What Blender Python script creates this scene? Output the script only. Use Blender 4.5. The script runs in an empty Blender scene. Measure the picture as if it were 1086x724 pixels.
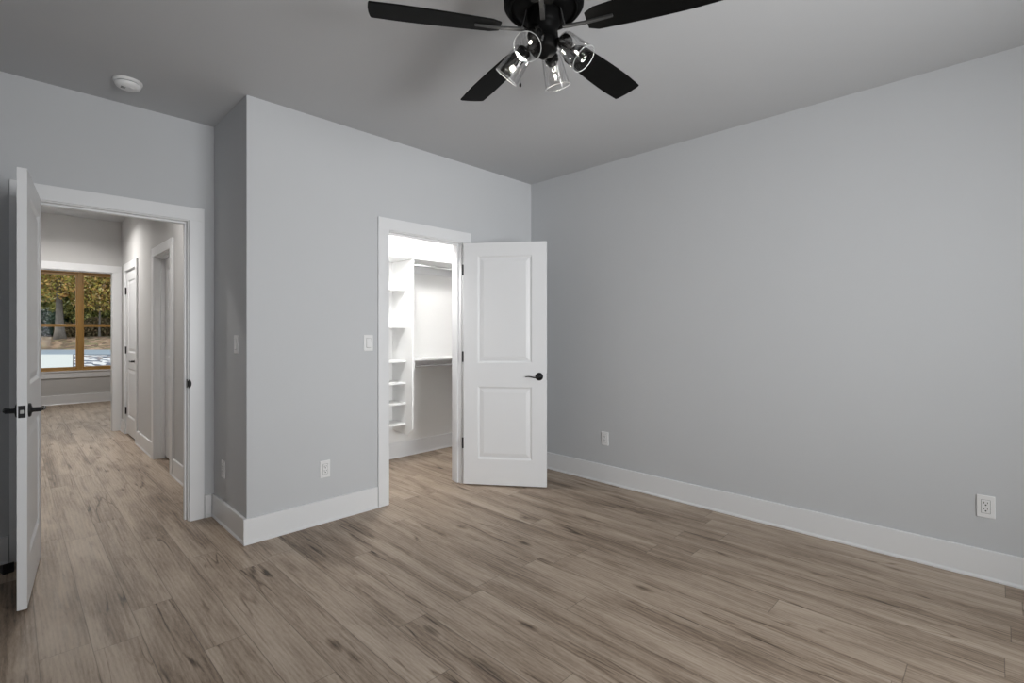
import bpy, bmesh, math, random
from mathutils import Vector, Matrix
random.seed(7)
S = bpy.context.scene
C = S.collection
R = math.radians

# ---------------------------------------------------------------- camera
A = math.atan(533 / 524.0)                       # heading, clockwise from +Y
FW = Vector((math.sin(A), math.cos(A), 0)); RT = Vector((math.cos(A), -math.sin(A), 0))
cd = bpy.data.cameras.new('camera'); cam = bpy.data.objects.new('camera', cd); C.objects.link(cam)
cam.location = (0, 0, 1.30); cam.rotation_euler = (R(90), 0, -A)
cd.sensor_width = 36; cd.lens = 36 * 524 / 1086.0; cd.shift_y = -10 / 1086.0
cd.clip_start = 0.02; cd.clip_end = 500
S.camera = cam

# ---------------------------------------------------------------- world, lights, exposure
W = bpy.data.worlds.new('overcast_sky'); S.world = W; W.use_nodes = True
W.node_tree.nodes['Background'].inputs[0].default_value = (0.90, 0.96, 1.0, 1)
W.node_tree.nodes['Background'].inputs[1].default_value = 1.15
S.view_settings.view_transform = 'Standard'; S.view_settings.look = 'None'
S.view_settings.gamma = 1; S.view_settings.exposure = 0.35; S.view_settings.use_curve_mapping = False

def area(name, loc, rot, sx, sy, power, col=(1, 1, 1), shape='RECTANGLE', spread=None):
    l = bpy.data.lights.new(name, 'AREA'); l.shape = shape; l.size = sx; l.size_y = sy
    l.energy = power; l.color = col
    if spread: l.spread = spread
    o = bpy.data.objects.new(name, l); C.objects.link(o); o.location = loc; o.rotation_euler = rot
    return o
def point(name, loc, power, r, col=(1, 1, 1)):
    l = bpy.data.lights.new(name, 'POINT'); l.energy = power; l.shadow_soft_size = r; l.color = col
    o = bpy.data.objects.new(name, l); C.objects.link(o); o.location = loc
    return o
# daylight entering through the two bedroom windows behind the camera, plus an added ceiling fill
area('window_daylight', (1.30, -1.93, 1.50), (R(84), 0, R(-15)), 1.4, 1.5, 31, (0.985, 0.993, 1.0), spread=R(104))
area('ceiling_fill', (1.30, -1.90, 1.20), (R(116), 0, R(-8)), 1.4, 0.9, 15, (0.99, 0.993, 1.0), spread=R(100))  # upward fill added to brighten the ceiling, no real source behind it
# ceiling downlights in the hall, light in the closet, added fill in the far room
area('hall_downlight', (0.44, 4.75, 2.735), (0, 0, 0), 0.14, 0.14, 8, (1.0, 0.97, 0.93), 'DISK', R(150))
area('hall_downlight', (0.42, 7.30, 2.735), (0, 0, 0), 0.14, 0.14, 15, (1.0, 0.97, 0.93), 'DISK', R(150))
area('far_room_fill', (0.7, 10.3, 2.735), (0, 0, 0), 0.16, 0.16, 22, (1.0, 0.97, 0.93), 'DISK')  # added without a fixture, lifts the backlit window frame and far floor
sl = bpy.data.lights.new('outdoor_sun', 'SUN'); sl.energy = 2.2; sl.angle = R(3); sl.color = (1.0, 0.93, 0.82)
so_ = bpy.data.objects.new('outdoor_sun', sl); C.objects.link(so_); so_.rotation_euler = Vector((-0.70, 0.02, 0.72)).to_track_quat('Z', 'Y').to_euler()
point('closet_lamp', (2.35, 3.54, 2.34), 50, 0.11, (1.0, 0.985, 0.96))

# ---------------------------------------------------------------- materials
def mat(name, col, rough=0.5, metal=0.0, bump=0.0, bscale=200.0, var=0.0, spec=0.5):
    m = bpy.data.materials.new(name); m.use_nodes = True
    nt = m.node_tree; b = nt.nodes['Principled BSDF']
    b.inputs['Base Color'].default_value = (*col, 1); b.inputs['Roughness'].default_value = rough
    b.inputs['Metallic'].default_value = metal; b.inputs['Specular IOR Level'].default_value = spec
    tc = nt.nodes.new('ShaderNodeTexCoord'); nz = nt.nodes.new('ShaderNodeTexNoise')
    nz.inputs['Scale'].default_value = bscale; nz.inputs['Detail'].default_value = 3
    nt.links.new(tc.outputs['Object'], nz.inputs['Vector'])
    if var > 0:
        n2 = nt.nodes.new('ShaderNodeTexNoise'); n2.inputs['Scale'].default_value = 3.0
        nt.links.new(tc.outputs['Object'], n2.inputs['Vector'])
        mr = nt.nodes.new('ShaderNodeMapRange')
        mr.inputs['To Min'].default_value = 1 - var; mr.inputs['To Max'].default_value = 1 + var
        nt.links.new(n2.outputs['Fac'], mr.inputs['Value'])
        mx = nt.nodes.new('ShaderNodeVectorMath'); mx.operation = 'SCALE'; mx.inputs[0].default_value = col
        nt.links.new(mr.outputs['Result'], mx.inputs['Scale']); nt.links.new(mx.outputs['Vector'], b.inputs['Base Color'])
    if bump > 0:
        bp = nt.nodes.new('ShaderNodeBump'); bp.inputs['Strength'].default_value = bump; bp.inputs['Distance'].default_value = 0.002
        nt.links.new(nz.outputs['Fac'], bp.inputs['Height']); nt.links.new(bp.outputs['Normal'], b.inputs['Normal'])
    return m

M = {}
M['wall'] = mat('grey_wall_paint', (0.556, 0.566, 0.580), 0.75, bump=0.12, bscale=260, var=0.012, spec=0.3)
M['hallwall'] = mat('hall_wall_paint', (0.56, 0.555, 0.55), 0.7, bump=0.12, bscale=260, var=0.012, spec=0.3)
M['ceiling'] = mat('ceiling_paint', (0.535, 0.541, 0.552), 0.85, bump=0.12, bscale=220, var=0.012, spec=0.2)
M['closetwall'] = mat('closet_wall_paint', (0.80, 0.795, 0.785), 0.7, bump=0.1, bscale=260, spec=0.3)
M['trim'] = mat('white_trim_paint', (0.76, 0.765, 0.775), 0.32, bump=0.04, bscale=90)
M['door'] = mat('white_door_paint', (0.76, 0.765, 0.775), 0.38, bump=0.05, bscale=120)
M['plate'] = mat('white_plastic', (0.80, 0.80, 0.80), 0.3)
M['slot'] = mat('dark_slot', (0.02, 0.02, 0.02), 0.6)
M['black'] = mat('black_metal', (0.012, 0.012, 0.013), 0.35, metal=0.3, bump=0.05)
M['fanblack'] = mat('matte_black_fan', (0.003, 0.003, 0.003), 0.5, spec=0.04, bump=0.03)
M['blade'] = mat('black_blade_wood', (0.004, 0.004, 0.0038), 0.6, spec=0.07, bump=0.15, bscale=60)
M['iron'] = mat('grey_metal_bracket', (0.05, 0.05, 0.05), 0.42, metal=0.4)
M['chrome'] = mat('brushed_steel', (0.55, 0.55, 0.56), 0.28, metal=1.0)
M['latch'] = mat('nickel_latch', (0.5, 0.5, 0.5), 0.35, metal=0.9)
M['melamine'] = mat('white_shelf_board', (0.82, 0.82, 0.815), 0.4)
M['rubber'] = mat('black_rubber', (0.015, 0.015, 0.015), 0.8)
M['lampwhite'] = mat('white_fixture_metal', (0.8, 0.8, 0.8), 0.5)
M['road'] = mat('grey_asphalt', (0.17, 0.21, 0.26), 0.9, bump=0.4, bscale=30, var=0.06)
M['drive'] = mat('pale_concrete', (0.43, 0.45, 0.455), 0.85, var=0.05)
M['bark'] = mat('grey_bark', (0.17, 0.15, 0.135), 0.9, bump=1.0, bscale=12, var=0.3)
M['roof'] = mat('dark_soil', (0.06, 0.045, 0.03), 0.95, var=0.2)

def wood_window():
    m = bpy.data.materials.new('stained_pine'); m.use_nodes = True; nt = m.node_tree; b = nt.nodes['Principled BSDF']
    tc = nt.nodes.new('ShaderNodeTexCoord'); mp = nt.nodes.new('ShaderNodeMapping'); mp.inputs['Scale'].default_value = (30, 30, 2)
    nz = nt.nodes.new('ShaderNodeTexNoise'); nz.inputs['Scale'].default_value = 2; nz.inputs['Detail'].default_value = 5
    cr = nt.nodes.new('ShaderNodeValToRGB')
    cr.color_ramp.elements[0].color = (0.34, 0.18, 0.04, 1); cr.color_ramp.elements[1].color = (0.50, 0.29, 0.085, 1)
    nt.links.new(tc.outputs['Object'], mp.inputs[0]); nt.links.new(mp.outputs[0], nz.inputs['Vector'])
    nt.links.new(nz.outputs['Fac'], cr.inputs[0]); nt.links.new(cr.outputs[0], b.inputs['Base Color'])
    b.inputs['Roughness'].default_value = 0.4
    return m
M['pine'] = wood_window()

def glass(name, tint=(1, 1, 1), gl=1.0, ior=1.45, rough=0.02):
    m = bpy.data.materials.new(name); m.use_nodes = True; nt = m.node_tree
    nt.nodes.remove(nt.nodes['Principled BSDF']); out = nt.nodes['Material Output']
    t = nt.nodes.new('ShaderNodeBsdfTransparent'); t.inputs[0].default_value = (*tint, 1)
    g = nt.nodes.new('ShaderNodeBsdfGlossy'); g.inputs['Roughness'].default_value = rough
    f = nt.nodes.new('ShaderNodeFresnel'); f.inputs['IOR'].default_value = ior
    mu = nt.nodes.new('ShaderNodeMath'); mu.operation = 'MULTIPLY'; mu.inputs[1].default_value = gl; mu.use_clamp = True
    mx = nt.nodes.new('ShaderNodeMixShader')
    nt.links.new(f.outputs[0], mu.inputs[0]); nt.links.new(mu.outputs[0], mx.inputs[0])
    nt.links.new(t.outputs[0], mx.inputs[1]); nt.links.new(g.outputs[0], mx.inputs[2]); nt.links.new(mx.outputs[0], out.inputs[0])
    return m
M['glass'] = glass('window_glass', (0.94, 0.955, 0.95), 0.07)
M['jar'] = glass('clear_shade_glass', (0.985, 0.985, 0.985), 0.35, 1.45)
M['bulbglass'] = glass('clear_bulb_glass', (0.975, 0.97, 0.96), 0.14, 1.45)
M['rimglass'] = mat('glass_rim', (0.55, 0.56, 0.56), 0.15)
def emis(name, col, s):
    m = bpy.data.materials.new(name); m.use_nodes = True; nt = m.node_tree; b = nt.nodes['Principled BSDF']
    b.inputs['Base Color'].default_value = (*col, 1); b.inputs['Emission Color'].default_value = (*col, 1)
    b.inputs['Emission Strength'].default_value = s
    return m
M['filament'] = emis('glowing_filament', (1.0, 0.93, 0.82), 6)
M['lens'] = emis('lit_lamp_lens', (1.0, 0.98, 0.95), 3)

def floor_mat():
    m = bpy.data.materials.new('oak_plank_floor'); m.use_nodes = True; nt = m.node_tree; b = nt.nodes['Principled BSDF']
    N = nt.nodes.new; L = nt.links.new
    def math_(op, a, bb=None, c=None):
        n = N('ShaderNodeMath'); n.operation = op
        for i, v in enumerate((a, bb, c)):
            if v is None: continue
            if isinstance(v, (int, float)): n.inputs[i].default_value = v
            else: L(v, n.inputs[i])
        return n.outputs[0]
    tc = N('ShaderNodeTexCoord'); sp = N('ShaderNodeSeparateXYZ'); L(tc.outputs['Object'], sp.inputs[0])
    x, y = sp.outputs[0], sp.outputs[1]
    u = math_('DIVIDE', math_('SUBTRACT', x, 0.240), 0.159); row = math_('FLOOR', u); fu = math_('FRACT', u)
    wn = N('ShaderNodeTexWhiteNoise'); wn.noise_dimensions = '1D'; L(row, wn.inputs['W'])
    v = math_('ADD', math_('DIVIDE', y, 1.5), math_('MULTIPLY', wn.outputs['Value'], 7.3)); col = math_('FLOOR', v); fv = math_('FRACT', v)
    cx = N('ShaderNodeCombineXYZ'); L(row, cx.inputs[0]); L(col, cx.inputs[1])
    w2 = N('ShaderNodeTexWhiteNoise'); w2.noise_dimensions = '3D'; L(cx.outputs[0], w2.inputs['Vector'])
    # per-plank shifted coordinates
    sh = N('ShaderNodeVectorMath'); sh.operation = 'SCALE'; L(w2.outputs['Color'], sh.inputs[0]); sh.inputs['Scale'].default_value = 37.0
    pc = N('ShaderNodeVectorMath'); pc.operation = 'ADD'; L(tc.outputs['Object'], pc.inputs[0]); L(sh.outputs[0], pc.inputs[1])
    def noise(scale_vec, sc, det, dist=0.0, rough=0.55):
        mp = N('ShaderNodeMapping'); mp.inputs['Scale'].default_value = scale_vec; L(pc.outputs[0], mp.inputs[0])
        n = N('ShaderNodeTexNoise'); n.inputs['Scale'].default_value = sc; n.inputs['Detail'].default_value = det
        n.inputs['Distortion'].default_value = dist; n.inputs['Roughness'].default_value = rough
        L(mp.outputs[0], n.inputs['Vector']); return n.outputs['Fac']
    big = noise((9, 1.1, 1), 1.0, 4, 0.6)            # broad cloudy figure
    fine = noise((52, 3.4, 1), 1.0, 7, 0.7, 0.68)    # fine grain
    pore = noise((190, 24, 1), 1.0, 4, 0.3, 0.75)
    streak = noise((20, 1.0, 1), 1.0, 3, 1.4)
    ridge = noise((7.5, 0.5, 1), 1.0, 2, 0.5); rmask = noise((3.1, 1.7, 1), 1.3, 1)        # dark mineral streaks
    # cathedral grain rings
    mpw = N('ShaderNodeMapping'); mpw.inputs['Scale'].default_value = (11, 0.9, 1); L(pc.outputs[0], mpw.inputs[0])
    wv = N('ShaderNodeTexWave'); wv.wave_type = 'BANDS'; wv.bands_direction = 'X'
    wv.inputs['Scale'].default_value = 1.6; wv.inputs['Distortion'].default_value = 9; wv.inputs['Detail'].default_value = 3
    wv.inputs['Detail Scale'].default_value = 0.8; L(mpw.outputs[0], wv.inputs['Vector'])
    # knots
    mk = N('ShaderNodeMapping'); mk.inputs['Scale'].default_value = (6.5, 2.2, 1); L(pc.outputs[0], mk.inputs[0])
    vo = N('ShaderNodeTexVoronoi'); vo.inputs['Scale'].default_value = 1.0; vo.inputs['Randomness'].default_value = 1.0; L(mk.outputs[0], vo.inputs['Vector'])
    kn = N('ShaderNodeMapRange'); kn.inputs['From Min'].default_value = 0.03; kn.inputs['From Max'].default_value = 0.16
    kn.inputs['To Min'].default_value = 1; kn.inputs['To Max'].default_value = 0; L(vo.outputs['Distance'], kn.inputs['Value'])
    vs = N('ShaderNodeSeparateColor'); L(vo.outputs['Color'], vs.inputs[0])
    ksel = math_('GREATER_THAN', vs.outputs[0], 0.55); knot = math_('MULTIPLY', kn.outputs[0], ksel)
    def mr(val, a0, a1, b0, b1):
        n = N('ShaderNodeMapRange'); L(val, n.inputs['Value'])
        for k, q in (('From Min', a0), ('From Max', a1), ('To Min', b0), ('To Max', b1)): n.inputs[k].default_value = q
        return n.outputs[0]
    t = mr(big, 0.3, 0.7, -0.27, 0.27)
    t = math_('ADD', t, mr(fine, 0.3, 0.7, -0.17, 0.17))
    t = math_('ADD', t, mr(pore, 0.3, 0.7, -0.13, 0.13))
    t = math_('ADD', t, mr(wv.outputs['Fac'], 0, 1, -0.06, 0.06))
    t = math_('ADD', t, mr(w2.outputs['Value'], 0, 1, -0.07, 0.07))
    t = math_('ADD', t, 0.60)
    t = math_('SUBTRACT', t, mr(streak, 0.60, 0.76, 0.0, 0.36))
    rd = mr(math_('ABSOLUTE', math_('SUBTRACT', ridge, 0.5)), 0.0, 0.016, 1.0, 0.0)
    t = math_('SUBTRACT', t, math_('MULTIPLY', math_('MULTIPLY', rd, mr(rmask, 0.47, 0.62, 0.0, 1.0)), 0.42))
    t = math_('SUBTRACT', t, math_('MULTIPLY', knot, 0.5))
    cr = N('ShaderNodeValToRGB'); L(t, cr.inputs[0]); e = cr.color_ramp.elements
    e[0].position = 0.0; e[0].color = FLOOR_RAMP[0]
    e[1].position = 1.0; e[1].color = FLOOR_RAMP[3]
    q = e.new(0.35); q.color = FLOOR_RAMP[1]
    q = e.new(0.65); q.color = FLOOR_RAMP[2]
    # seams
    du = math_('MULTIPLY', math_('MINIMUM', fu, math_('SUBTRACT', 1.0, fu)), 0.159)
    dv = math_('MULTIPLY', math_('MINIMUM', fv, math_('SUBTRACT', 1.0, fv)), 1.5)
    ds = math_('MINIMUM', du, dv)
    seam = mr(ds, 0.0004, 0.0024, 0.50, 1.0)
    sc = N('ShaderNodeVectorMath'); sc.operation = 'SCALE'; L(cr.outputs[0], sc.inputs[0]); L(seam, sc.inputs['Scale'])
    L(sc.outputs[0], b.inputs['Base Color'])
    L(mr(fine, 0.3, 0.7, 0.42, 0.58), b.inputs['Roughness'])
    b.inputs['Specular IOR Level'].default_value = 0.4
    bp = N('ShaderNodeBump'); bp.inputs['Strength'].default_value = 0.25; bp.inputs['Distance'].default_value = 0.001
    hh = math_('ADD', math_('MULTIPLY', fine, 0.4), seam); L(hh, bp.inputs['Height']); L(bp.outputs[0], b.inputs['Normal'])
    return m
FLOOR_RAMP = [(0.055, 0.036, 0.022, 1), (0.238, 0.176, 0.127, 1), (0.395, 0.311, 0.238, 1), (0.520, 0.430, 0.345, 1)]
M['floor'] = floor_mat()

def speckle(name, cols, scale, rough=0.95, stretch=(1, 1, 1)):
    m = bpy.data.materials.new(name); m.use_nodes = True; nt = m.node_tree; b = nt.nodes['Principled BSDF']
    tc = nt.nodes.new('ShaderNodeTexCoord'); vo = nt.nodes.new('ShaderNodeTexVoronoi'); vo.inputs['Scale'].default_value = scale
    cr = nt.nodes.new('ShaderNodeValToRGB'); cr.color_ramp.interpolation = 'CONSTANT'
    sp = nt.nodes.new('ShaderNodeSeparateColor')
    mp = nt.nodes.new('ShaderNodeMapping'); mp.inputs['Scale'].default_value = stretch; nt.links.new(tc.outputs['Object'], mp.inputs[0])
    nt.links.new(mp.outputs[0], vo.inputs['Vector']); nt.links.new(vo.outputs['Color'], sp.inputs[0])
    nt.links.new(sp.outputs[0], cr.inputs[0]); nt.links.new(cr.outputs[0], b.inputs['Base Color'])
    e = cr.color_ramp.elements
    while len(e) > 1: e.remove(e[0])
    e[0].position = 0; e[0].color = (*cols[0], 1)
    for i, c in enumerate(cols[1:]): q = e.new((i + 1) / len(cols)); q.color = (*c, 1)
    b.inputs['Roughness'].default_value = rough
    return m
M['gravel'] = speckle('pale_gravel', [(0.46, 0.47, 0.49), (0.06, 0.07, 0.10), (0.38, 0.38, 0.41), (0.16, 0.13, 0.13), (0.52, 0.52, 0.54), (0.08, 0.09, 0.13)], 4.5, stretch=(1, 0.16, 1))
M['litter'] = speckle('leaf_litter', [(0.17, 0.11, 0.07), (0.10, 0.06, 0.04), (0.26, 0.18, 0.125), (0.13, 0.11, 0.055), (0.08, 0.06, 0.035)], 2.2)
def leafmat(name, cols):
    m = bpy.data.materials.new(name); m.use_nodes = True; nt = m.node_tree; b = nt.nodes['Principled BSDF']
    g = nt.nodes.new('ShaderNodeNewGeometry'); cr = nt.nodes.new('ShaderNodeValToRGB')
    nt.links.new(g.outputs['Random Per Island'], cr.inputs[0]); nt.links.new(cr.outputs[0], b.inputs['Base Color'])
    e = cr.color_ramp.elements
    e[0].color = (*cols[0], 1); e[1].color = (*cols[-1], 1)
    for i, c in enumerate(cols[1:-1]): q = e.new((i + 1) / (len(cols) - 1)); q.color = (*c, 1)
    b.inputs['Roughness'].default_value = 0.7
    return m
M['gold'] = leafmat('golden_leaves', [(0.20, 0.20, 0.04), (0.50, 0.42, 0.09), (0.72, 0.42, 0.15), (0.16, 0.10, 0.05), (0.40, 0.38, 0.09), (0.80, 0.62, 0.34)])
M['green'] = leafmat('olive_leaves', [(0.04, 0.05, 0.02), (0.26, 0.30, 0.08), (0.40, 0.36, 0.11), (0.10, 0.12, 0.05), (0.46, 0.46, 0.15)])
M['dark'] = leafmat('dark_green_leaves', [(0.01, 0.03, 0.02), (0.05, 0.10, 0.06), (0.03, 0.06, 0.05), (0.12, 0.18, 0.11)])
M['brown'] = leafmat('brown_brush_leaves', [(0.07, 0.05, 0.02), (0.16, 0.13, 0.06), (0.22, 0.14, 0.08), (0.10, 0.10, 0.04)])

# ---------------------------------------------------------------- helpers
def obj(name, bm, m, parent=None, smooth=False, bevel=0.0, seg=2):
    me = bpy.data.meshes.new(name)
    bmesh.ops.recalc_face_normals(bm, faces=bm.faces[:])
    bm.to_mesh(me); bm.free(); me.materials.append(M[m] if isinstance(m, str) else m)
    o = bpy.data.objects.new(name, me); C.objects.link(o)
    if parent: o.parent = parent
    if smooth:
        for p in me.polygons: p.use_smooth = True
    if bevel > 0:
        md = o.modifiers.new('bevel', 'BEVEL'); md.width = bevel; md.segments = seg; md.limit_method = 'ANGLE'; md.angle_limit = R(40)
    return o
def box(bm, x0, y0, z0, x1, y1, z1):
    v = [bm.verts.new(p) for p in ((x0,y0,z0),(x1,y0,z0),(x1,y1,z0),(x0,y1,z0),(x0,y0,z1),(x1,y0,z1),(x1,y1,z1),(x0,y1,z1))]
    for f in ((0,3,2,1),(4,5,6,7),(0,1,5,4),(1,2,6,5),(2,3,7,6),(3,0,4,7)): bm.faces.new([v[i] for i in f])
    return v
def bx(*b):
    bm = bmesh.new()
    for q in b: box(bm, *q)
    return bm
def tag(o, label=None, cat=None, group=None, kind=None):
    if label: o['label'] = label
    if cat: o['category'] = cat
    if group: o['group'] = group
    if kind: o['kind'] = kind
    return o
def struct(name, bm, m, label, cat, **k):
    return tag(obj(name, bm, m, **k), label, cat, kind='structure')
def empty(name, loc, rz=0):
    o = bpy.data.objects.new(name, None); C.objects.link(o); o.location = loc; o.rotation_euler = (0, 0, rz)
    o.empty_display_size = 0.05
    return o
def lathe(prof, n=32, mtx=None, cap=True):
    """profile [(r,z)...] about local Z"""
    bm = bmesh.new(); rings = []
    for r, z in prof:
        if r < 1e-6: rings.append([bm.verts.new((0, 0, z))])
        else: rings.append([bm.verts.new((r*math.cos(2*math.pi*i/n), r*math.sin(2*math.pi*i/n), z)) for i in range(n)])
    for a, b in zip(rings, rings[1:]):
        for i in range(n):
            j = (i + 1) % n
            if len(a) == 1 and len(b) == 1: continue
            if len(a) == 1: bm.faces.new((a[0], b[i], b[j]))
            elif len(b) == 1: bm.faces.new((a[i], b[0], a[j]))
            else: bm.faces.new((a[i], b[i], b[j], a[j]))
    if cap:
        for r in (rings[0], rings[-1]):
            if len(r) > 1: bm.faces.new(r)
    if mtx: bmesh.ops.transform(bm, matrix=mtx, verts=bm.verts)
    return bm
def tube(pts, radii, n=10, flat=1.0):
    """swept tube through pts; flat squeezes the second axis"""
    bm = bmesh.new(); rings = []
    P = [Vector(p) for p in pts]
    for i, p in enumerate(P):
        t = (P[min(i+1, len(P)-1)] - P[max(i-1, 0)]).normalized()
        up = Vector((0, 0, 1)) if abs(t.z) < 0.9 else Vector((0, 1, 0))
        a = t.cross(up).normalized(); b = a.cross(t).normalized()
        r = radii[i] if hasattr(radii, '__len__') else radii
        rings.append([bm.verts.new(p + a*r*math.cos(2*math.pi*k/n) + b*r*flat*math.sin(2*math.pi*k/n)) for k in range(n)])
    for a, b in zip(rings, rings[1:]):
        for k in range(n): bm.faces.new((a[k], b[k], b[(k+1) % n], a[(k+1) % n]))
    bm.faces.new(rings[0]); bm.faces.new(rings[-1])
    return bm
def merge(dst, src):
    me = bpy.data.meshes.new('tmp'); src.to_mesh(me); src.free(); dst.from_mesh(me); bpy.data.meshes.remove(me)
    return dst
def zto(d):
    return Vector((0, 0, 1)).rotation_difference(Vector(d)).to_matrix().to_4x4()

H = 2.755
# ---------------------------------------------------------------- floor, ceiling, walls
struct('floor', bx((-2.12, -2.15, -0.12, 3.75, 12.10, 0)), 'floor', 'grey-brown wood plank floor running from bedroom into hall', 'floor')
struct('ceiling', bx((-2.12, -2.15, H, 3.75, 12.10, H + 0.15)), 'ceiling', 'flat grey painted ceiling', 'ceiling')
YB = 3.285; YH = 3.97; XR = 3.61; XB = 1.02; XL = -0.34
struct('wall_right', bx((XR, -2.12, 0, XR+0.12, 4.56, H)), 'wall', 'long plain grey wall on the right', 'wall')
struct('wall_left', bx((XL-0.12, -2.12, 0, XL, YH, H)), 'wall', 'grey wall on the left beside the open hall door', 'wall')
# closet front wall with its door opening
cx0, cx1 = 2.01, 2.722; DT = 2.062
struct('wall_back', bx((XB, YB, 0, cx0-0.02, YB+0.12, H), (cx1+0.02, YB, 0, XR, YB+0.12, H), (cx0-0.02, YB, DT+0.02, cx1+0.02, YB+0.12, H)),
       'wall', 'grey wall with the closet doorway', 'wall')
struct('wall_recess', bx((XB, YB+0.12, 0, XB+0.12, YH+0.12, H)), 'wall', 'short shaded grey wall between closet corner and hall doorway', 'wall')
hx0, hx1 = 0.095, 0.86
struct('wall_doorway', bx((-2.0, YH, 0, hx0-0.02, YH+0.12, H), (hx1+0.02, YH, 0, XB, YH+0.12, H), (hx0-0.02, YH, DT+0.02, hx1+0.02, YH+0.12, H)),
       'wall', 'grey wall with the doorway to the hall', 'wall')
# front wall (behind the camera) with two windows
fw = bx((XL-0.12, -2.12, 0, 0.55, -2.00, H), (2.15, -2.12, 0, 2.60, -2.00, H), (3.25, -2.12, 0, XR, -2.00, H),
        (0.55, -2.12, 0, 2.15, -2.00, 0.65), (2.60, -2.12, 0, 3.25, -2.00, 0.65),
        (0.55, -2.12, 2.25, 2.15, -2.00, H), (2.60, -2.12, 2.25, 3.25, -2.00, H))
struct('wall_front', fw, 'wall', 'grey wall behind the camera with two windows', 'wall')
# closet shell
YC = 4.445
struct('wall_closet', bx((XB+0.12, YC, 0, XR, YC+0.115, H)), 'closetwall', 'white back wall inside the closet', 'wall')
for nm, b in (('trim_10', (XB+0.12, YB+0.12, 0, XB+0.135, YC, H)), ('trim_11', (XR-0.015, YB+0.12, 0, XR, YC, H))):
    struct(nm, bx(b), 'closetwall', 'white closet side wall lining', 'wall lining')
# hall
XHR = 1.045; XHL = -0.06
n0, n1 = 5.42, 6.14         # near hall door
f0, f1 = 7.20, 7.93         # far hall door
struct('wall_hall_right', bx((XHR, YH+0.12, 0, XHR+0.12, n0-0.02, H), (XHR, n1+0.02, 0, XHR+0.12, f0-0.02, H), (XHR, f1+0.02, 0, XHR+0.12, 8.29, H),
        (XHR, n0-0.02, DT+0.02, XHR+0.12, n1+0.02, H), (XHR, f0-0.02, DT+0.02, XHR+0.12, f1+0.02, H)),
       'hallwall', 'hall wall with two white doors', 'wall')
struct('wall_hall_left', bx((XHL-0.12, YH+0.12, 0, XHL, 8.29, H)), 'hallwall', 'left hall wall behind the open door', 'wall')
YE = 8.29; ex0, ex1 = 0.03, 0.945
struct('wall_hall_end', bx((-2.0, YE, 0, ex0-0.02, YE+0.12, H), (ex1+0.02, YE, 0, 3.2, YE+0.12, H), (ex0-0.02, YE, DT+0.03, ex1+0.02, YE+0.12, H)),
       'hallwall', 'wall at the end of the hall with a cased opening', 'wall')
# far room
YW = 11.97; wx0, wx1, wz0, wz1 = 0.22, 1.60, 0.60, 2.40
struct('wall_far', bx((-2.0, YW, 0, wx0, YW+0.12, H), (wx1, YW, 0, 3.2, YW+0.12, H), (wx0, YW, 0, wx1, YW+0.12, wz0), (wx0, YW, wz1, wx1, YW+0.12, H)),
       'hallwall', 'grey wall under and around the far window', 'wall')
struct('wall_far_left', bx((-2.12, YH, 0, -2.0, YW+0.12, H)), 'hallwall', 'left wall of the far room', 'wall')
struct('wall_far_right', bx((3.2, YC+0.115, 0, 3.32, YW+0.12, H)), 'hallwall', 'right wall of the far room', 'wall')

# ---------------------------------------------------------------- baseboards (profile with shoe)
def base(name, p0, p1, n, label, h=0.155, m='trim'):
    """run from p0 to p1 (2D), wall face there, n = unit normal into the room"""
    bm = bmesh.new()
    prof = [(0, 0), (0.021, 0), (0.021, 0.008), (0.0145, 0.018), (0.0145, h-0.004), (0.0115, h), (0, h)]
    ra = [bm.verts.new((p0[0]+n[0]*d, p0[1]+n[1]*d, z)) for d, z in prof]
    rb = [bm.verts.new((p1[0]+n[0]*d, p1[1]+n[1]*d, z)) for d, z in prof]
    k = len(prof)
    for i in range(k): bm.faces.new((ra[i], rb[i], rb[(i+1) % k], ra[(i+1) % k]))
    bm.faces.new(ra); bm.faces.new(rb)
    return struct(name, bm, m, label, 'baseboard')
CW = 0.095    # casing width
base('baseboard_right', (XR, -2.0), (XR, YB), (-1, 0), 'tall white baseboard along the right wall')
base('baseboard_back_left', (XB-0.021, YB), (cx0-CW-0.004, YB), (0, -1), 'white baseboard between outer corner and closet casing')
base('baseboard_back_right', (cx1+CW+0.004, YB), (XR-0.02, YB), (0, -1), 'white baseboard behind the open closet door')
base('baseboard_recess', (XB, YB-0.0005), (XB, YH), (-1, 0), 'white baseboard on the short shaded wall')
base('baseboard_doorway_right', (hx1+CW+0.004, YH), (XB-0.02, YH), (0, -1), 'short white baseboard right of the hall doorway')
base('baseboard_doorway_left', (XL+0.02, YH), (hx0-CW-0.004, YH), (0, -1), 'short white baseboard left of the hall doorway')
base('baseboard_left', (XL, -2.0), (XL, YH), (1, 0), 'white baseboard along the left wall')
base('baseboard_front', (XL+0.02, -2.0), (XR-0.02, -2.0), (0, 1), 'white baseboard behind the camera')
base('baseboard_closet', (XB+0.136, YC), (XR-0.016, YC), (0, -1), 'white baseboard inside the closet')
base('baseboard_hall_near', (XHR, YH+0.125), (XHR, n0-CW-0.004), (-1, 0), 'white hall baseboard between doorway and near hall door')
base('baseboard_hall_middle', (XHR, n1+CW+0.004), (XHR, f0-CW-0.004), (-1, 0), 'white hall baseboard between the two hall doors')
base('baseboard_hall_far', (XHR, f1+CW+0.004), (XHR, YE), (-1, 0), 'short white baseboard at the end of the hall')
base('baseboard_hall_left', (XHL, YH+0.125), (XHL, YE), (1, 0), 'white baseboard along the left hall wall')
base('baseboard_hall_end', (ex1+CW+0.003, YE), (XHR-0.02, YE), (0, -1), 'sliver of white baseboard by the cased opening', 0.155)
base('baseboard_far', (-1.99, YW), (3.19, YW), (0, -1), 'white baseboard below the far window', 0.17)

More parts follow.
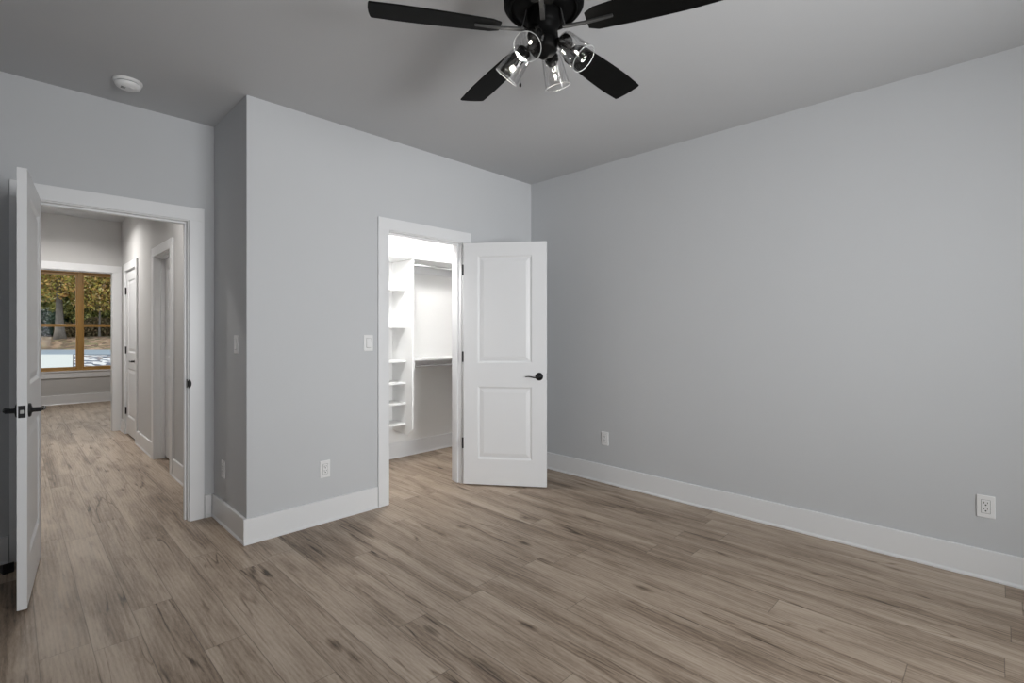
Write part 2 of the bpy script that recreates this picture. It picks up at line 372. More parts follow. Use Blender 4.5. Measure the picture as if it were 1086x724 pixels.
# ---------------------------------------------------------------- casings and jambs
def casing(name, axis, a0, a1, wall, side, top, label, w=CW, t=0.018, foot=0.0):
    """flat casing on three sides. axis 'x': opening from a0..a1 along X on plane Y=wall, standing proud to side (-1/+1)"""
    lo, hi = sorted((wall, wall + side*t)); r = 0.006
    bm = bmesh.new()
    for q in ((a0-w, a0-r+0.0, foot, top+r), (a1+r, a1+w, foot, top+r), (a0-w, a1+w, top+r, top+w)):
        if axis == 'x': box(bm, q[0], lo, q[2], q[1], hi, q[3])
        else: box(bm, lo, q[0], q[2], hi, q[1], q[3])
    return struct(name, bm, 'trim', label, 'door casing', bevel=0.0015)
def jamb(name, axis, a0, a1, w0, w1, top, label, stop=None):
    bm = bmesh.new(); t = 0.0195
    L_ = [(a0-t, a0, 0, top), (a1, a1+t, 0, top), (a0-t, a1+t, top, top+t)]
    for q in L_:
        if axis == 'x': box(bm, q[0], w0, q[2], q[1], w1, q[3])
        else: box(bm, w0, q[0], q[2], w1, q[1], q[3])
    if stop:
        s0, s1 = stop
        for q in ((a0, a0+0.012, 0, top), (a1-0.012, a1, 0, top), (a0+0.012, a1-0.012, top-0.012, top)):
            if axis == 'x': box(bm, q[0], s0, q[2], q[1], s1, q[3])
            else: box(bm, s0, q[0], q[2], s1, q[1], q[3])
    return struct(name, bm, 'trim', label, 'door jamb', bevel=0.001)
casing('trim_1', 'x', cx0, cx1, YB, -1, DT, 'wide white casing around the closet doorway', foot=0.0)
jamb('trim_2', 'x', cx0, cx1, YB, YB+0.12, DT, 'white jamb lining the closet doorway', (YB+0.04, YB+0.075))
casing('trim_3', 'x', hx0, hx1, YH, -1, DT, 'wide white casing around the hall doorway')
jamb('trim_4', 'x', hx0, hx1, YH, YH+0.12, DT, 'white jamb lining the hall doorway', (YH+0.04, YH+0.075))
casing('trim_5', 'y', n0, n1, XHR, -1, DT, 'white casing around the near hall door')
jamb('trim_6', 'y', n0, n1, XHR, XHR+0.12, DT, 'white jamb of the near hall door', (XHR+0.045, XHR+0.08))
casing('trim_7', 'y', f0, f1, XHR, -1, DT, 'white casing around the far hall door', w=0.10)
jamb('trim_8', 'y', f0, f1, XHR, XHR+0.12, DT, 'white jamb of the far hall door', (XHR+0.04, XHR+0.075))
casing('trim_9', 'x', ex0, ex1, YE, -1, 2.07, 'white casing of the cased opening at the hall end')
jamb('trim_12', 'x', ex0, ex1, YE, YE+0.12, 2.07, 'white lining of the cased opening at the hall end')
casing('trim_13', 'x', cx0, cx1, YB+0.12, 1, DT, 'white casing inside the closet')

# ---------------------------------------------------------------- doors
def leaf_mesh(w, h, t=0.035):
    """two-panel moulded door leaf. local x 0..w from the hinge, y 0..t, z 0..h; both faces moulded"""
    bm = bmesh.new()
    st = 0.122
    P = [(0.216, 0.829), (1.029, 1.933)]
    P = [(a*h/2.043, b*h/2.043) for a, b in P]
    def face(y, s):      # s: outward direction
        xs = [0, st, w-st, w]; zs = [0, P[0][0], P[0][1], P[1][0], P[1][1], h]
        vs = {(i, j): bm.verts.new((xs[i], y, zs[j])) for i in range(4) for j in range(6)}
        for i in range(3):
            for j in range(5):
                if i == 1 and j in (1, 3):
                    prev = [vs[(1, j)], vs[(2, j)], vs[(2, j+1)], vs[(1, j+1)]]
                    x0, x1, z0, z1 = xs[1], xs[2], zs[j], zs[j+1]
                    for ins, d in ((0.006, 0.003), (0.014, 0.0105), (0.022, 0.0105), (0.030, 0.008), (0.052, 0.003)):
                        cur = [bm.verts.new(p) for p in ((x0+ins, y-s*d, z0+ins), (x1-ins, y-s*d, z0+ins), (x1-ins, y-s*d, z1-ins), (x0+ins, y-s*d, z1-ins))]
                        for k in range(4): bm.faces.new((prev[k], prev[(k+1) % 4], cur[(k+1) % 4], cur[k]))
                        prev = cur
                    bm.faces.new(prev)
                else:
                    bm.faces.new((vs[(i, j)], vs[(i+1, j)], vs[(i+1, j+1)], vs[(i, j+1)]))
        return vs
    a = face(0, -1); b = face(t, 1)
    for j in range(5):
        for i in (0, 3): bm.faces.new((a[(i, j)], a[(i, j+1)], b[(i, j+1)], b[(i, j)]))
    for i in range(3):
        for j in (0, 5): bm.faces.new((a[(i, j)], a[(i+1, j)], b[(i+1, j)], b[(i, j)]))
    return bm
def lever(parent, x, z, y, s, toward=-1, label=None):
    """rosette on face y (outward sign s) with a wavy lever pointing toward -x (hinge) or +x"""
    bm = lathe([(0, 0), (0.032, 0), (0.033, 0.004), (0.030, 0.009), (0.014, 0.012), (0.0115, 0.016), (0.011, 0.045), (0, 0.047)], 24,
               Matrix.Translation((x, y, z)) @ zto((0, s, 0)))
    hnd = obj('door_handle', bm, 'black', parent, smooth=True)
    pts = []; rr = []
    for i in range(13):
        q = i / 12
        pts.append((x + toward*0.112*q, y + s*(0.042 + 0.010*math.sin(q*math.pi)), z - 0.004*math.sin(q*4.0) + 0.011*math.sin(max(0, q-0.15)*math.pi*1.1)**2*q*1.2 - 0.004*q))
        rr.append(0.0085 - 0.0042*q)
    lv = obj('lever', tube(pts, rr, 10, 0.8), 'black', hnd, smooth=True)
    return hnd
def hinge(parent, z, x=0.0, y=0.0, a=0):
    """leaf plates and knuckle at the pin, upright black"""
    bm = lathe([(0, 0), (0.0065, 0), (0.0065, 0.088), (0.0035, 0.092), (0, 0.092)], 12, Matrix.Translation((x-0.004, y-0.006, z-0.044)))
    box(bm, x-0.0025, y-0.004, z-0.044, x-0.0005, y+0.030, z+0.044)
    return obj('hinge', bm, 'black', parent)
def make_door(name, pin, ang, w, h, label, face_y_sign, z0=0.012, levers=(1, -1), latch=True, flip=False, hx=None):
    d = obj(name, leaf_mesh(w, h), 'door', None, bevel=0.0012)
    tag(d, label, 'door', kind='structure')
    d.location = (pin[0], pin[1], z0); d.rotation_euler = (0, 0, ang)
    if flip: d.scale = (1, -1, 1)
    for s in levers:
        lever(d, w-0.062, 0.918, 0.035 if s > 0 else 0.0, s)
    if latch:
        p = obj('latch_plate', bx((w-0.0005, 0.0045, 0.889), (0,)*3) if False else bx((w, 0.0050, 0.890, w+0.0015, 0.030, 0.947)), 'black', d, bevel=0.0005)
        obj('latch_bolt', bx((w+0.0015, 0.011, 0.910, w+0.008, 0.024, 0.927)), 'latch', p, bevel=0.002)
    return d
# closet door: pin at the room face of the right jamb. Leaf +x runs (0.592,-0.806).
ac = math.atan2(-0.806, 0.592)
# local +y (left of direction) = (0.806, 0.592): the visible face is local y=0, the pin side is y = t
d1 = make_door('door_1', (2.7065, 3.2385), ac, 0.707, 2.043, 'open white two-panel closet door with black lever', 1)
for z in (0.345, 1.078, 1.815):
    bm = lathe([(0, 0), (0.0065, 0), (0.0065, 0.088), (0.004, 0.091), (0, 0.091)], 12, Matrix.Translation((-0.008, 0.004, z-0.044)))
    box(bm, -0.0025, 0.0035, z-0.044, -0.0003, 0.0315, z+0.044)
    obj('hinge', bm, 'black', d1)
# hall door: pin (0.092,3.945); visible face (hall side) looks +X
ah = math.atan2(-0.9953, -0.0966)
vx, vy = 0.128, 3.944
d2 = make_door('door_2', (vx, vy), ah, 0.724, 2.050, 'open white two-panel hall door seen almost edge-on', 1, flip=True)
for z in (0.25, 1.05, 1.82):
    hinge(d2, z, -0.002, 0.030)
# near hall door, recessed on the far side of its jamb
d3 = make_door('door_3', (XHR+0.082, n1-0.003), R(-90), n1-n0-0.006, 2.035, 'closed white panelled door deep in the near hall casing', 1, z0=0.022, levers=(), latch=False)
# far hall door, flush with hall, hinges at its far side
d4 = make_door('door_4', (XHR+0.002, f1-0.003), R(-90), f1-f0-0.006, 2.035, 'closed white panelled door with black hinges farther down the hall', 1, z0=0.022, levers=(), latch=False)
lever(d4, f1-f0-0.006-0.062, 0.93, 0.0, -1)
for z in (0.28, 1.05, 1.80):
    bm = lathe([(0, 0), (0.008, 0), (0.008, 0.09), (0, 0.09)], 12, Matrix.Translation((-0.002, -0.007, z-0.045)))
    box(bm, -0.016, -0.0035, z-0.045, 0.014, -0.0005, z+0.045)
    obj('hinge', bm, 'black', d4)
# strike plate on the hall doorway jamb
st = obj('strike_plate', bx((hx1-0.0018, YH+0.006, 0.915, hx1, YH+0.034, 0.975)), 'black', None, bevel=0.0005)
bm = bmesh.new(); yl = YH - 0.018
arc = [(hx1 + 0.0005 + 0.017*math.sin(math.pi*i/12), 0.945 - 0.030*math.cos(math.pi*i/12)) for i in range(13)]
fa = [bm.verts.new((x, yl - 0.003, z)) for x, z in arc]; fb = [bm.verts.new((x, yl + 0.0005, z)) for x, z in arc]
bm.faces.new(fa); bm.faces.new(fb[::-1])
for i in range(13): bm.faces.new((fa[i], fb[i], fb[(i+1) % 13], fa[(i+1) % 13]))
box(bm, hx1-0.0018, yl-0.003, 0.925, hx1+0.0008, YH+0.006, 0.965)
obj('lip', bm, 'rubber', st)
tag(st, 'black strike plate on the right jamb of the hall doorway', 'strike plate')

# ---------------------------------------------------------------- switches and outlets
def plate_root(name, loc, rz, label, cat, group=None):
    e = empty(name, loc, rz); tag(e, label, cat, group)
    obj('cover_plate', bx((-0.036, -0.006, -0.0585, 0.036, 0, 0.0585)), 'plate', e, bevel=0.003)
    return e
def switch(loc, rz, label):
    e = plate_root('light_switch', loc, rz, label, 'light switch')
    bm = bmesh.new()
    v = [bm.verts.new(p) for p in ((-0.0165, -0.0065, -0.033), (0.0165, -0.0065, -0.033), (0.0165, -0.0065, 0.033), (-0.0165, -0.0065, 0.033),
                                   (-0.0165, -0.0115, -0.033), (0.0165, -0.0115, -0.033), (0.0165, -0.0072, 0.033), (-0.0165, -0.0072, 0.033))]
    for f in ((0,3,2,1),(4,5,6,7),(0,1,5,4),(1,2,6,5),(2,3,7,6),(3,0,4,7)): bm.faces.new([v[i] for i in f])
    obj('rocker', bm, 'plate', e, bevel=0.0008)
    obj('rocker_gap', bx((-0.018, -0.0064, -0.0345, -0.0167, -0.0061, 0.0345), (0.0167, -0.0064, -0.0345, 0.018, -0.0061, 0.0345),
                         (-0.018, -0.0064, -0.0358, 0.018, -0.0061, -0.0342), (-0.018, -0.0064, 0.0342, 0.018, -0.0061, 0.0352)), 'slot', e)
    return e
def outlet(loc, rz, label):
    e = plate_root('wall_outlet', loc, rz, label, 'outlet')
    ins = obj('receptacle', bx((-0.0165, -0.0085, -0.033, 0.0165, -0.0060, 0.033)), 'plate', e, bevel=0.0012)
    obj('rim_gap', bx((-0.018, -0.0064, -0.0345, -0.0167, -0.0061, 0.0345), (0.0167, -0.0064, -0.0345, 0.018, -0.0061, 0.0345),
                      (-0.018, -0.0064, -0.0352, 0.018, -0.0061, -0.0342), (-0.018, -0.0064, 0.0342, 0.018, -0.0061, 0.0352)), 'slot', e)
    for s in (-1, 1):
        c = 0.0155*s
        bm = bx((-0.0082, -0.0089, c+0.0005, -0.0055, -0.0084, c+0.0095), (0.0055, -0.0089, c+0.0015, 0.0082, -0.0084, c+0.0090))
        merge(bm, lathe([(0, 0), (0.0034, 0), (0.0034, 0.0005), (0, 0.0005)], 12, Matrix.Translation((0, -0.0084, c-0.0065)) @ zto((0, -1, 0))))
        obj('socket_slots', bm, 'slot', ins)
    return e
switch((1.841, YB, 1.221), 0, 'white rocker switch on the wall left of the closet doorway')
outlet((1.514, YB, 0.364), 0, 'white outlet low on the wall left of the closet doorway')
switch((XB, 3.477, 1.222), R(-90), 'white rocker switch on the narrow shaded wall')
outlet((XB, 3.747, 0.370), R(-90), 'white outlet low on the narrow shaded wall')
outlet((XR, 2.421, 0.381), R(-90), 'white outlet on the right wall nearer the corner')
outlet((XR, 0.045, 0.381), R(-90), 'large near white outlet low at the right edge')

# ---------------------------------------------------------------- smoke detector
sd = empty('smoke_detector', (0.482, 3.600, H)); tag(sd, 'round white smoke detector on the ceiling above the hall doorway', 'smoke detector')
obj('base_plate', lathe([(0, 0), (0.070, 0), (0.071, -0.006), (0.068, -0.014), (0, -0.014)], 40), 'plate', sd, smooth=True)
obj('vent_gap', lathe([(0, -0.013), (0.057, -0.013), (0.057, -0.020), (0, -0.020)], 40), 'slot', sd)
body = obj('detector_body', lathe([(0, -0.0185), (0.062, -0.0185), (0.0635, -0.023), (0.058, -0.034), (0.046, -0.042), (0.030, -0.045), (0, -0.046)], 40), 'plate', sd, smooth=True)
obj('test_button', lathe([(0, 0), (0.013, 0), (0.012, -0.004), (0, -0.005)], 20, Matrix.Translation((0.016, -0.022, -0.0425))), 'lampwhite', body, smooth=True)
obj('sounder_slots', bx((-0.034, -0.020, -0.0455, -0.012, -0.016, -0.0415), (-0.034, -0.010, -0.0458, -0.012, -0.006, -0.0415), (-0.034, 0.0, -0.0458, -0.012, 0.004, -0.0415)), 'slot', body)

# ---------------------------------------------------------------- ceiling fan
FX, FY, FZ = 1.485, 1.284, 2.490
fan = empty('ceiling_fan', (FX, FY, H)); tag(fan, 'black five-blade ceiling fan with four clear glass light shades', 'ceiling fan')
def fl(z): return z - H
obj('canopy', lathe([(0, 0), (0.085, 0), (0.085, -0.012), (0.062, -0.045), (0.030, -0.062), (0, -0.062)], 40), 'fanblack', fan, smooth=True)
mot = obj('motor_housing', lathe([(0, fl(2.705)), (0.05, fl(2.705)), (0.115, fl(2.69)), (0.152, fl(2.665)), (0.160, fl(2.635)), (0.158, fl(2.592)), (0.150, fl(2.580)), (0.118, fl(2.576)), (0.112, fl(2.568)), (0.070, fl(2.566)), (0, fl(2.566))], 56), 'fanblack', fan, smooth=True)
obj('vent_ring', lathe([(0.128, fl(2.579)), (0.132, fl(2.570)), (0.140, fl(2.570)), (0.144, fl(2.580))], 56, cap=False), 'fanblack', mot, smooth=True)
obj('switch_housing', lathe([(0, fl(2.568)), (0.062, fl(2.568)), (0.066, fl(2.555)), (0.066, fl(2.520)), (0.060, fl(2.508)), (0.048, fl(2.500)), (0.048, fl(2.462)), (0.056, fl(2.455)), (0.056, fl(2.420)), (0.048, fl(2.408)), (0.022, fl(2.400)), (0.014, fl(2.385)), (0, fl(2.382))], 40), 'fanblack', fan, smooth=True)
PH = 1.298
for k in range(5):
    th = PH - k*R(72)
    pit = -0.199
    r0, r1 = 0.175, 0.664
    bm = bmesh.new()
    # outline in (r, across) with slightly bulged edges and soft corners
    N_ = 14; L1 = []; L2 = []
    for i in range(N_ + 1):
        q = i / N_; r = r0 + (r1 - r0) * q
        w = 0.050 + 0.0185*math.sin(min(1, q*1.25)*math.pi/2) - 0.0035*max(0, q-0.8)*5
        if i == 0: w = 0.036
        L1.append((r, w)); L2.append((r, -w))
    tipc = [(r1+0.004, 0.052), (r1+0.007, 0.02), (r1+0.007, -0.02), (r1+0.004, -0.052)]
    out = L1 + tipc + L2[::-1]
    mt = Matrix.Rotation(th, 4, 'Z') @ Matrix.Translation((0, 0, fl(FZ))) @ Matrix.Rotation(pit, 4, 'X')
    top = [bm.verts.new(mt @ Vector((x, y, 0.003))) for x, y in out]; bot = [bm.verts.new(mt @ Vector((x, y, -0.003))) for x, y in out]
    bm.faces.new(top); bm.faces.new(bot[::-1])
    for i in range(len(out)):
        j = (i + 1) % len(out); bm.faces.new((top[i], bot[i], bot[j], top[j]))
    bl = obj('blade', bm, 'blade', fan)
    # iron: from the motor underside out and down onto the blade
    ir = bmesh.new()
    def seg(a, b, w0, w1, t):
        vs = []
        for (r, z), w in ((a, w0), (b, w1)):
            for yy, zz in ((-w, -t), (w, -t), (w, t), (-w, t)): vs.append(ir.verts.new(Matrix.Rotation(th, 4, 'Z') @ Vector((r, yy, fl(z)+zz))))
        for f in ((0,1,2,3),(7,6,5,4),(0,4,5,1),(1,5,6,2),(2,6,7,3),(3,7,4,0)): ir.faces.new([vs[i] for i in f])
    seg((0.072, 2.562), (0.088, 2.492), 0.009, 0.009, 0.006)
    seg((0.080, 2.490), (0.165, 2.484), 0.009, 0.008, 0.004)
    seg((0.165, 2.484), (0.275, 2.484), 0.008, 0.006, 0.004)
    irn = obj('blade_bracket', ir, 'iron', bl, bevel=0.0015)
    for rr_, yy in ((0.195, 0.016), (0.195, -0.016), (0.235, 0.0)):
        pass
# light kit: four arms, sockets, jars, bulbs
ang0 = -A   # azimuth reference: image right
for deg in (-25, 65, 155, 245):
    ph = math.atan2(RT.y, RT.x) + R(deg)
    d = Vector((math.cos(ph), math.sin(ph), 0))
    c0 = d*0.045 + Vector((0, 0, fl(2.437)))
    ax = (d*math.sin(R(42)) + Vector((0, 0, -1))*math.cos(R(42))).normalized()
    c1 = d*0.078 + Vector((0, 0, fl(2.440)))
    arm = obj('light_arm', tube([c0, (c0+c1)/2 + Vector((0, 0, 0.004)), c1 + ax*0.006], 0.010, 12), 'fanblack', fan, smooth=True)
    MT = Matrix.Translation(c1) @ zto(ax)
    obj('lamp_holder', lathe([(0, -0.004), (0.018, -0.004), (0.027, 0.004), (0.029, 0.014), (0.027, 0.030), (0.021, 0.033), (0.018, 0.044), (0, 0.045)], 28, MT), 'fanblack', arm, smooth=True)
    sh = lathe([(0.026, 0.004), (0.036, 0.006), (0.0410, 0.014), (0.0445, 0.050), (0.0490, 0.092), (0.0525, 0.126), (0.0538, 0.128), (0.0534, 0.130), (0.0508, 0.127), (0.0475, 0.092), (0.0430, 0.050), (0.0395, 0.016), (0.034, 0.0085), (0.026, 0.0065)], 40, MT, cap=False)
    gs = obj('glass_shade', sh, 'jar', fan, smooth=True)
    rm = [(0.0522 + 0.0011*math.cos(q*math.pi/4), 0.1285 + 0.0011*math.sin(q*math.pi/4)) for q in range(9)]
    obj('shade_rim', lathe(rm, 40, MT, cap=False), 'rimglass', gs, smooth=True)
    bb = obj('light_bulb', lathe([(0.0125, 0.044), (0.0135, 0.052), (0.020, 0.066), (0.0265, 0.082), (0.0285, 0.093), (0.0260, 0.105), (0.018, 0.115), (0.008, 0.120), (0, 0.121)], 28, MT), 'bulbglass', fan, smooth=True)
    f = bmesh.new()
    merge(f, lathe([(0, 0), (0.0032, 0.001), (0.0045, 0.004), (0.0045, 0.016), (0.002, 0.021), (0, 0.022)], 10, MT @ Matrix.Translation((0, 0, 0.076))))
    obj('filament', f, 'filament', bb, smooth=True)
    f = bmesh.new()
    for q in range(2): merge(f, lathe([(0, 0), (0.0012, 0), (0.0012, 0.030), (0, 0.030)], 6, MT @ Matrix.Translation((0.005*(2*q-1), 0, 0.050))))
    obj('filament_stem', f, 'iron', bb)
    lp = point('bulb_light', Vector((FX, FY, H)) + c1 + ax*0.088, 0.5, 0.012, (1.0, 0.96, 0.90))
# pull chains
for k, (dx, dy, zz) in enumerate(((-0.038, 0.058, 2.295),)):
    pc = tube([(dx*1.3, dy*1.3, fl(2.46)), (dx*1.35, dy*1.35, fl(2.44)), (dx*1.35, dy*1.35, fl(zz))], 0.0007, 6)
    ch = obj('pull_chain', pc, 'iron', fan)
    obj('chain_bob', lathe([(0, 0), (0.004, 0.003), (0.005, 0.010), (0.002, 0.018), (0, 0.019)], 12, Matrix.Translation((dx*1.35, dy*1.35, fl(zz)-0.016))), 'fanblack', ch, smooth=True)

# ---------------------------------------------------------------- closet fittings
XP = 2.763; PT = 0.017
tw = empty('shelf_tower', ((XP-0.61), YC, 0.28)); tag(tw, 'white closet shelf tower hung on the back wall', 'shelving')
def loc(bm): bmesh.ops.translate(bm, verts=bm.verts, vec=(-(XP-0.61), -YC, -0.28)); return bm
for x0 in (XP, XP-0.61-PT):
    bm = bmesh.new()
    prof = [(YC-0.0005, 0.300), (4.160, 0.280), (4.085, 0.345), (4.085, 2.012), (YC-0.0005, 2.012)]
    a = [bm.verts.new((x0, y, z)) for y, z in prof]; b = [bm.verts.new((x0+PT, y, z)) for y, z in prof]
    bm.faces.new(a); bm.faces.new(b[::-1])
    for i in range(5): bm.faces.new((a[i], b[i], b[(i+1) % 5], a[(i+1) % 5]))
    obj('side_panel', loc(bm), 'melamine', tw, bevel=0.001)
for z in (1.729, 1.360, 1.019, 0.802, 0.599, 0.396):
    obj('shelf', loc(bx((XP-0.61, 4.199, z-0.018, XP, YC-0.0005, z))), 'melamine', tw, bevel=0.001)
# full-width top shelf, and low right shelf, each with cleat and rod
def hang(x0, x1, ztop, label, front=4.085, group=None):
    e = empty('closet_shelf', (x0, YC, ztop)); tag(e, label, 'closet shelf', group)
    def L_(bm): bmesh.ops.translate(bm, verts=bm.verts, vec=(-x0, -YC, -ztop)); return bm
    obj('shelf_board', L_(bx((x0, front, ztop-0.019, x1, YC-0.0005, ztop))), 'melamine', e, bevel=0.001)
    return e, L_
e, L_ = hang(XB+0.14, XR-0.016, 2.034, 'long white top shelf in the closet with rod beneath', 4.065)
obj('cleat', L_(bx((XP+PT, YC-0.018, 1.925, XR-0.016, YC-0.0005, 2.014))), 'trim', e)
obj('rod_bracket', L_(bx((XP+PT, 4.10, 1.955, XP+PT+0.016, YC-0.02, 2.0148))), 'melamine', e, bevel=0.001)
obj('hanging_rod', L_(tube([(XP+PT+0.016, 4.145, 1.968), (XR-0.016, 4.145, 1.968)], 0.012, 16)), 'chrome', e, smooth=True)
e, L_ = hang(XP+PT, XR-0.016, 1.035, 'lower white closet shelf with chrome rod right of the shelf tower')
obj('cleat', L_(bx((XP+PT, YC-0.018, 0.926, XR-0.016, YC-0.0005, 1.0155))), 'trim', e)
obj('rod_bracket', L_(bx((XP+PT, 4.088, 0.925, XP+PT+0.016, YC-0.02, 1.0158))), 'melamine', e, bevel=0.001)
obj('hanging_rod', L_(tube([(XP+PT+0.016, 4.145, 0.958), (XR-0.016, 4.145, 0.958)], 0.012, 16)), 'chrome', e, smooth=True)
# closet ceiling lamp and hall downlights (above the view)
cl = empty('closet_light', (2.35, YB+0.12, 2.46)); tag(cl, 'small white wall lamp above the closet doorway, inside', 'wall lamp')
obj('lamp_base', lathe([(0, 0), (0.055, 0), (0.055, 0.02), (0.03, 0.045), (0, 0.045)], 28, zto((0, 1, 0))), 'lampwhite', cl, smooth=True)
for (x, y), lb in (((0.44, 4.75), 'recessed downlight in the hall ceiling nearest the bedroom'), ((0.42, 7.30), 'recessed downlight in the hall ceiling near the cased opening')):
    dl = empty('recessed_light', (x, y, H)); tag(dl, lb, 'ceiling light')
    obj('trim_ring', lathe([(0.066, 0), (0.085, 0), (0.085, -0.004), (0.066, -0.008)], 36, cap=False), 'lampwhite', dl)
    obj('lens', lathe([(0, -0.002), (0.066, -0.002), (0.066, -0.004), (0, -0.004)], 36), 'lens', dl)
# ---------------------------------------------------------------- door stop behind the hall door
bm = bmesh.new()
pr = [(0, 0), (0.13, 0), (0.13, 0.012), (0.0, 0.055)]
a = [bm.verts.new((-0.02, d, z)) for d, z in pr]; b = [bm.verts.new((0.025, d, z)) for d, z in pr]
bm.faces.new(a); bm.faces.new(b[::-1])
for i in range(4): bm.faces.new((a[i], b[i], b[(i+1) % 4], a[(i+1) % 4]))
ds = obj('door_stop', bm, 'rubber', None, bevel=0.003); ds.location = (-0.005, 3.80, 0); ds.rotation_euler = (0, 0, R(14))
tag(ds, 'small black wedge on the floor behind the open hall door', 'door stop')

# ---------------------------------------------------------------- windows
def window(name, x0, x1, z0, z1, y0, label, inward=-1, sill=True, units=2):
    """double-hung units side by side in an opening, wood frame"""
    e = empty(name, ((x0+x1)/2, y0, z0)); tag(e, label, 'window', kind='structure')
    ox, oz = (x0+x1)/2, z0
    def L_(bm): bmesh.ops.translate(bm, verts=bm.verts, vec=(-ox, -y0, -oz)); return bm
    s = -inward     # into the wall depth
    def yb(a, b): return sorted((y0 + s*a, y0 + s*b))
    ya, yb_ = yb(0.0, 0.115)
    fr = 0.022
    mw = 0.066
    bm = bx((x0, ya, z0, x0+fr, yb_, z1), (x1-fr, ya, z0, x1, yb_, z1), (x0+fr, ya, z1-fr, x1-fr, yb_, z1), (x0+fr, ya, z0, x1-fr, yb_, z0+fr))
    cen = []
    if units == 2:
        xm = MULL
        bm2 = bx((xm-mw/2, ya, z0+fr, xm+mw/2, yb_, z1-fr))
        obj('mullion', L_(bm2), 'pine', e, bevel=0.002)
        cen = [(x0+fr, xm-mw/2), (xm+mw/2, x1-fr)]
    else: cen = [(x0+fr, x1-fr)]
    obj('window_frame', L_(bm), 'pine', e, bevel=0.002)
    zm = 1.420 if units == 2 else (z0+z1)/2
    sw = 0.024
    for a, b in cen:
        for lo, hi, off, nm in ((zm-0.018, z1-fr, 0.060, 'upper_sash'), (z0+fr, zm+0.018, 0.025, 'lower_sash')):
            p, q = yb(off, off+0.032)
            bm = bx((a, p, lo, a+sw, q, hi), (b-sw, p, lo, b, q, hi), (a+sw, p, hi-0.044, b-sw, q, hi), (a+sw, p, lo, b-sw, q, lo+0.044))
            so = obj(nm, L_(bm), 'pine', e, bevel=0.0015)
            gp, gq = yb(off+0.014, off+0.018)
            obj('pane', L_(bx((a+sw, gp, lo+0.044, b-sw, gq, hi-0.044))), 'glass', so)
    if sill:
        p, q = sorted((y0 + inward*0.035, y0 + s*0.0))
        obj('window_stool', L_(bx((x0-0.08, p, z0-0.022, x1+0.08, q, z0+0.0))), 'trim', e, bevel=0.003)
        p, q = sorted((y0 + inward*0.018, y0))
        obj('window_apron', L_(bx((x0-0.05, p, z0-0.125, x1+0.05, q, z0-0.022))), 'trim', e, bevel=0.001)
    return e
MULL = 0.907
window('window_1', wx0, wx1, wz0, wz1, YW, 'wood-framed double window at the far end showing autumn trees')
MULL = 1.35
window('window_2', 0.55, 2.15, 0.65, 2.25, -2.00, 'wide bedroom window behind the camera', inward=1)
window('window_3', 2.60, 3.25, 0.65, 2.25, -2.00, 'narrow bedroom window behind the camera', inward=1, units=1)

# ---------------------------------------------------------------- outdoors beyond the far window
GZ = -0.15
def P(u, v, z): return RT*u + FW*v + Vector((0, 0, z))
def poly_slab(name, pts, z, t, m, label, cat):
    bm = bmesh.new()
    a = [bm.verts.new(P(u, v, z)) for u, v in pts]; b = [bm.verts.new(P(u, v, z-t)) for u, v in pts]
    bm.faces.new(a); bm.faces.new(b[::-1]); n = len(pts)
    for i in range(n): bm.faces.new((a[i], b[i], b[(i+1) % n], a[(i+1) % n]))
    return struct(name, bm, m, label, cat)
def uu(px, v): return (px-543)/524.0*v
poly_slab('ground', [(-75, 9.5), (12, 9.5), (12, 60), (-75, 60)], GZ-0.04, 0.3, 'roof', 'bare ground outside the far window', 'ground')
poly_slab('gravel_bed', [(uu(78, 12), 12), (uu(150, 12), 12), (uu(150, 31.5), 31.5), (uu(78, 31.5), 31.5)], GZ-0.005, 0.035, 'gravel', 'pale gravel patch outside right of the driveway', 'gravel')
poly_slab('driveway', [(uu(-60, 12), 12), (uu(77.2, 12), 12), (uu(77.2, 32.2), 32.2), (uu(-60, 32.2), 32.2)], GZ, 0.04, 'drive', 'pale concrete driveway outside the far window', 'driveway')
poly_slab('street', [(-60, 32.3), (-5, 32.3), (-5, 41), (-60, 41)], GZ-0.002, 0.038, 'road', 'blue-grey street in front of the trees', 'street')
bm = bmesh.new()
nx, ny = 40, 14; g = []
for i in range(nx+1):
    for j in range(ny+1):
        u = -62 + 62*i/nx; v = 41 + 30*j/ny; t = j/ny
        z = GZ - 0.03 + 1.0*min(1, (v-41)/5.5) + 0.02*(v-46.5 if v > 46.5 else 0) + random.uniform(-0.05, 0.05)*(j > 0)
        g.append(bm.verts.new(P(u, v, z)))
for i in range(nx):
    for j in range(ny): bm.faces.new((g[i*(ny+1)+j], g[(i+1)*(ny+1)+j], g[(i+1)*(ny+1)+j+1], g[i*(ny+1)+j+1]))
struct('embankment', bm, 'litter', 'leaf-covered bank rising beyond the street', 'bank')

def leaves(c, rad, n, size, seed):
    rnd = random.Random(seed); bm = bmesh.new()
    for _ in range(n):
        while True:
            q = Vector((rnd.uniform(-1, 1), rnd.uniform(-1, 1), rnd.uniform(-1, 1)))
            if q.length < 1 and q.length > 0.35: break
        # clumpy surface
        k = 1 + 0.16*math.sin(7*q.x + seed) * math.cos(6*q.z + 2*seed)
        p = Vector((c[0]+q.x*rad[0]*k, c[1]+q.y*rad[1]*k, c[2]+q.z*rad[2]*k))
        a = Vector((rnd.gauss(0, 1), rnd.gauss(0, 1), rnd.gauss(0, 1))).normalized()
        b = a.cross(Vector((rnd.gauss(0, 1), rnd.gauss(0, 1), rnd.gauss(0, 1)))).normalized()
        s = size*rnd.uniform(0.6, 1.3)
        vs = [bm.verts.new(p + a*s), bm.verts.new(p + b*s*0.6), bm.verts.new(p - a*s), bm.verts.new(p - b*s*0.6)]
        bm.faces.new(vs)
    return bm
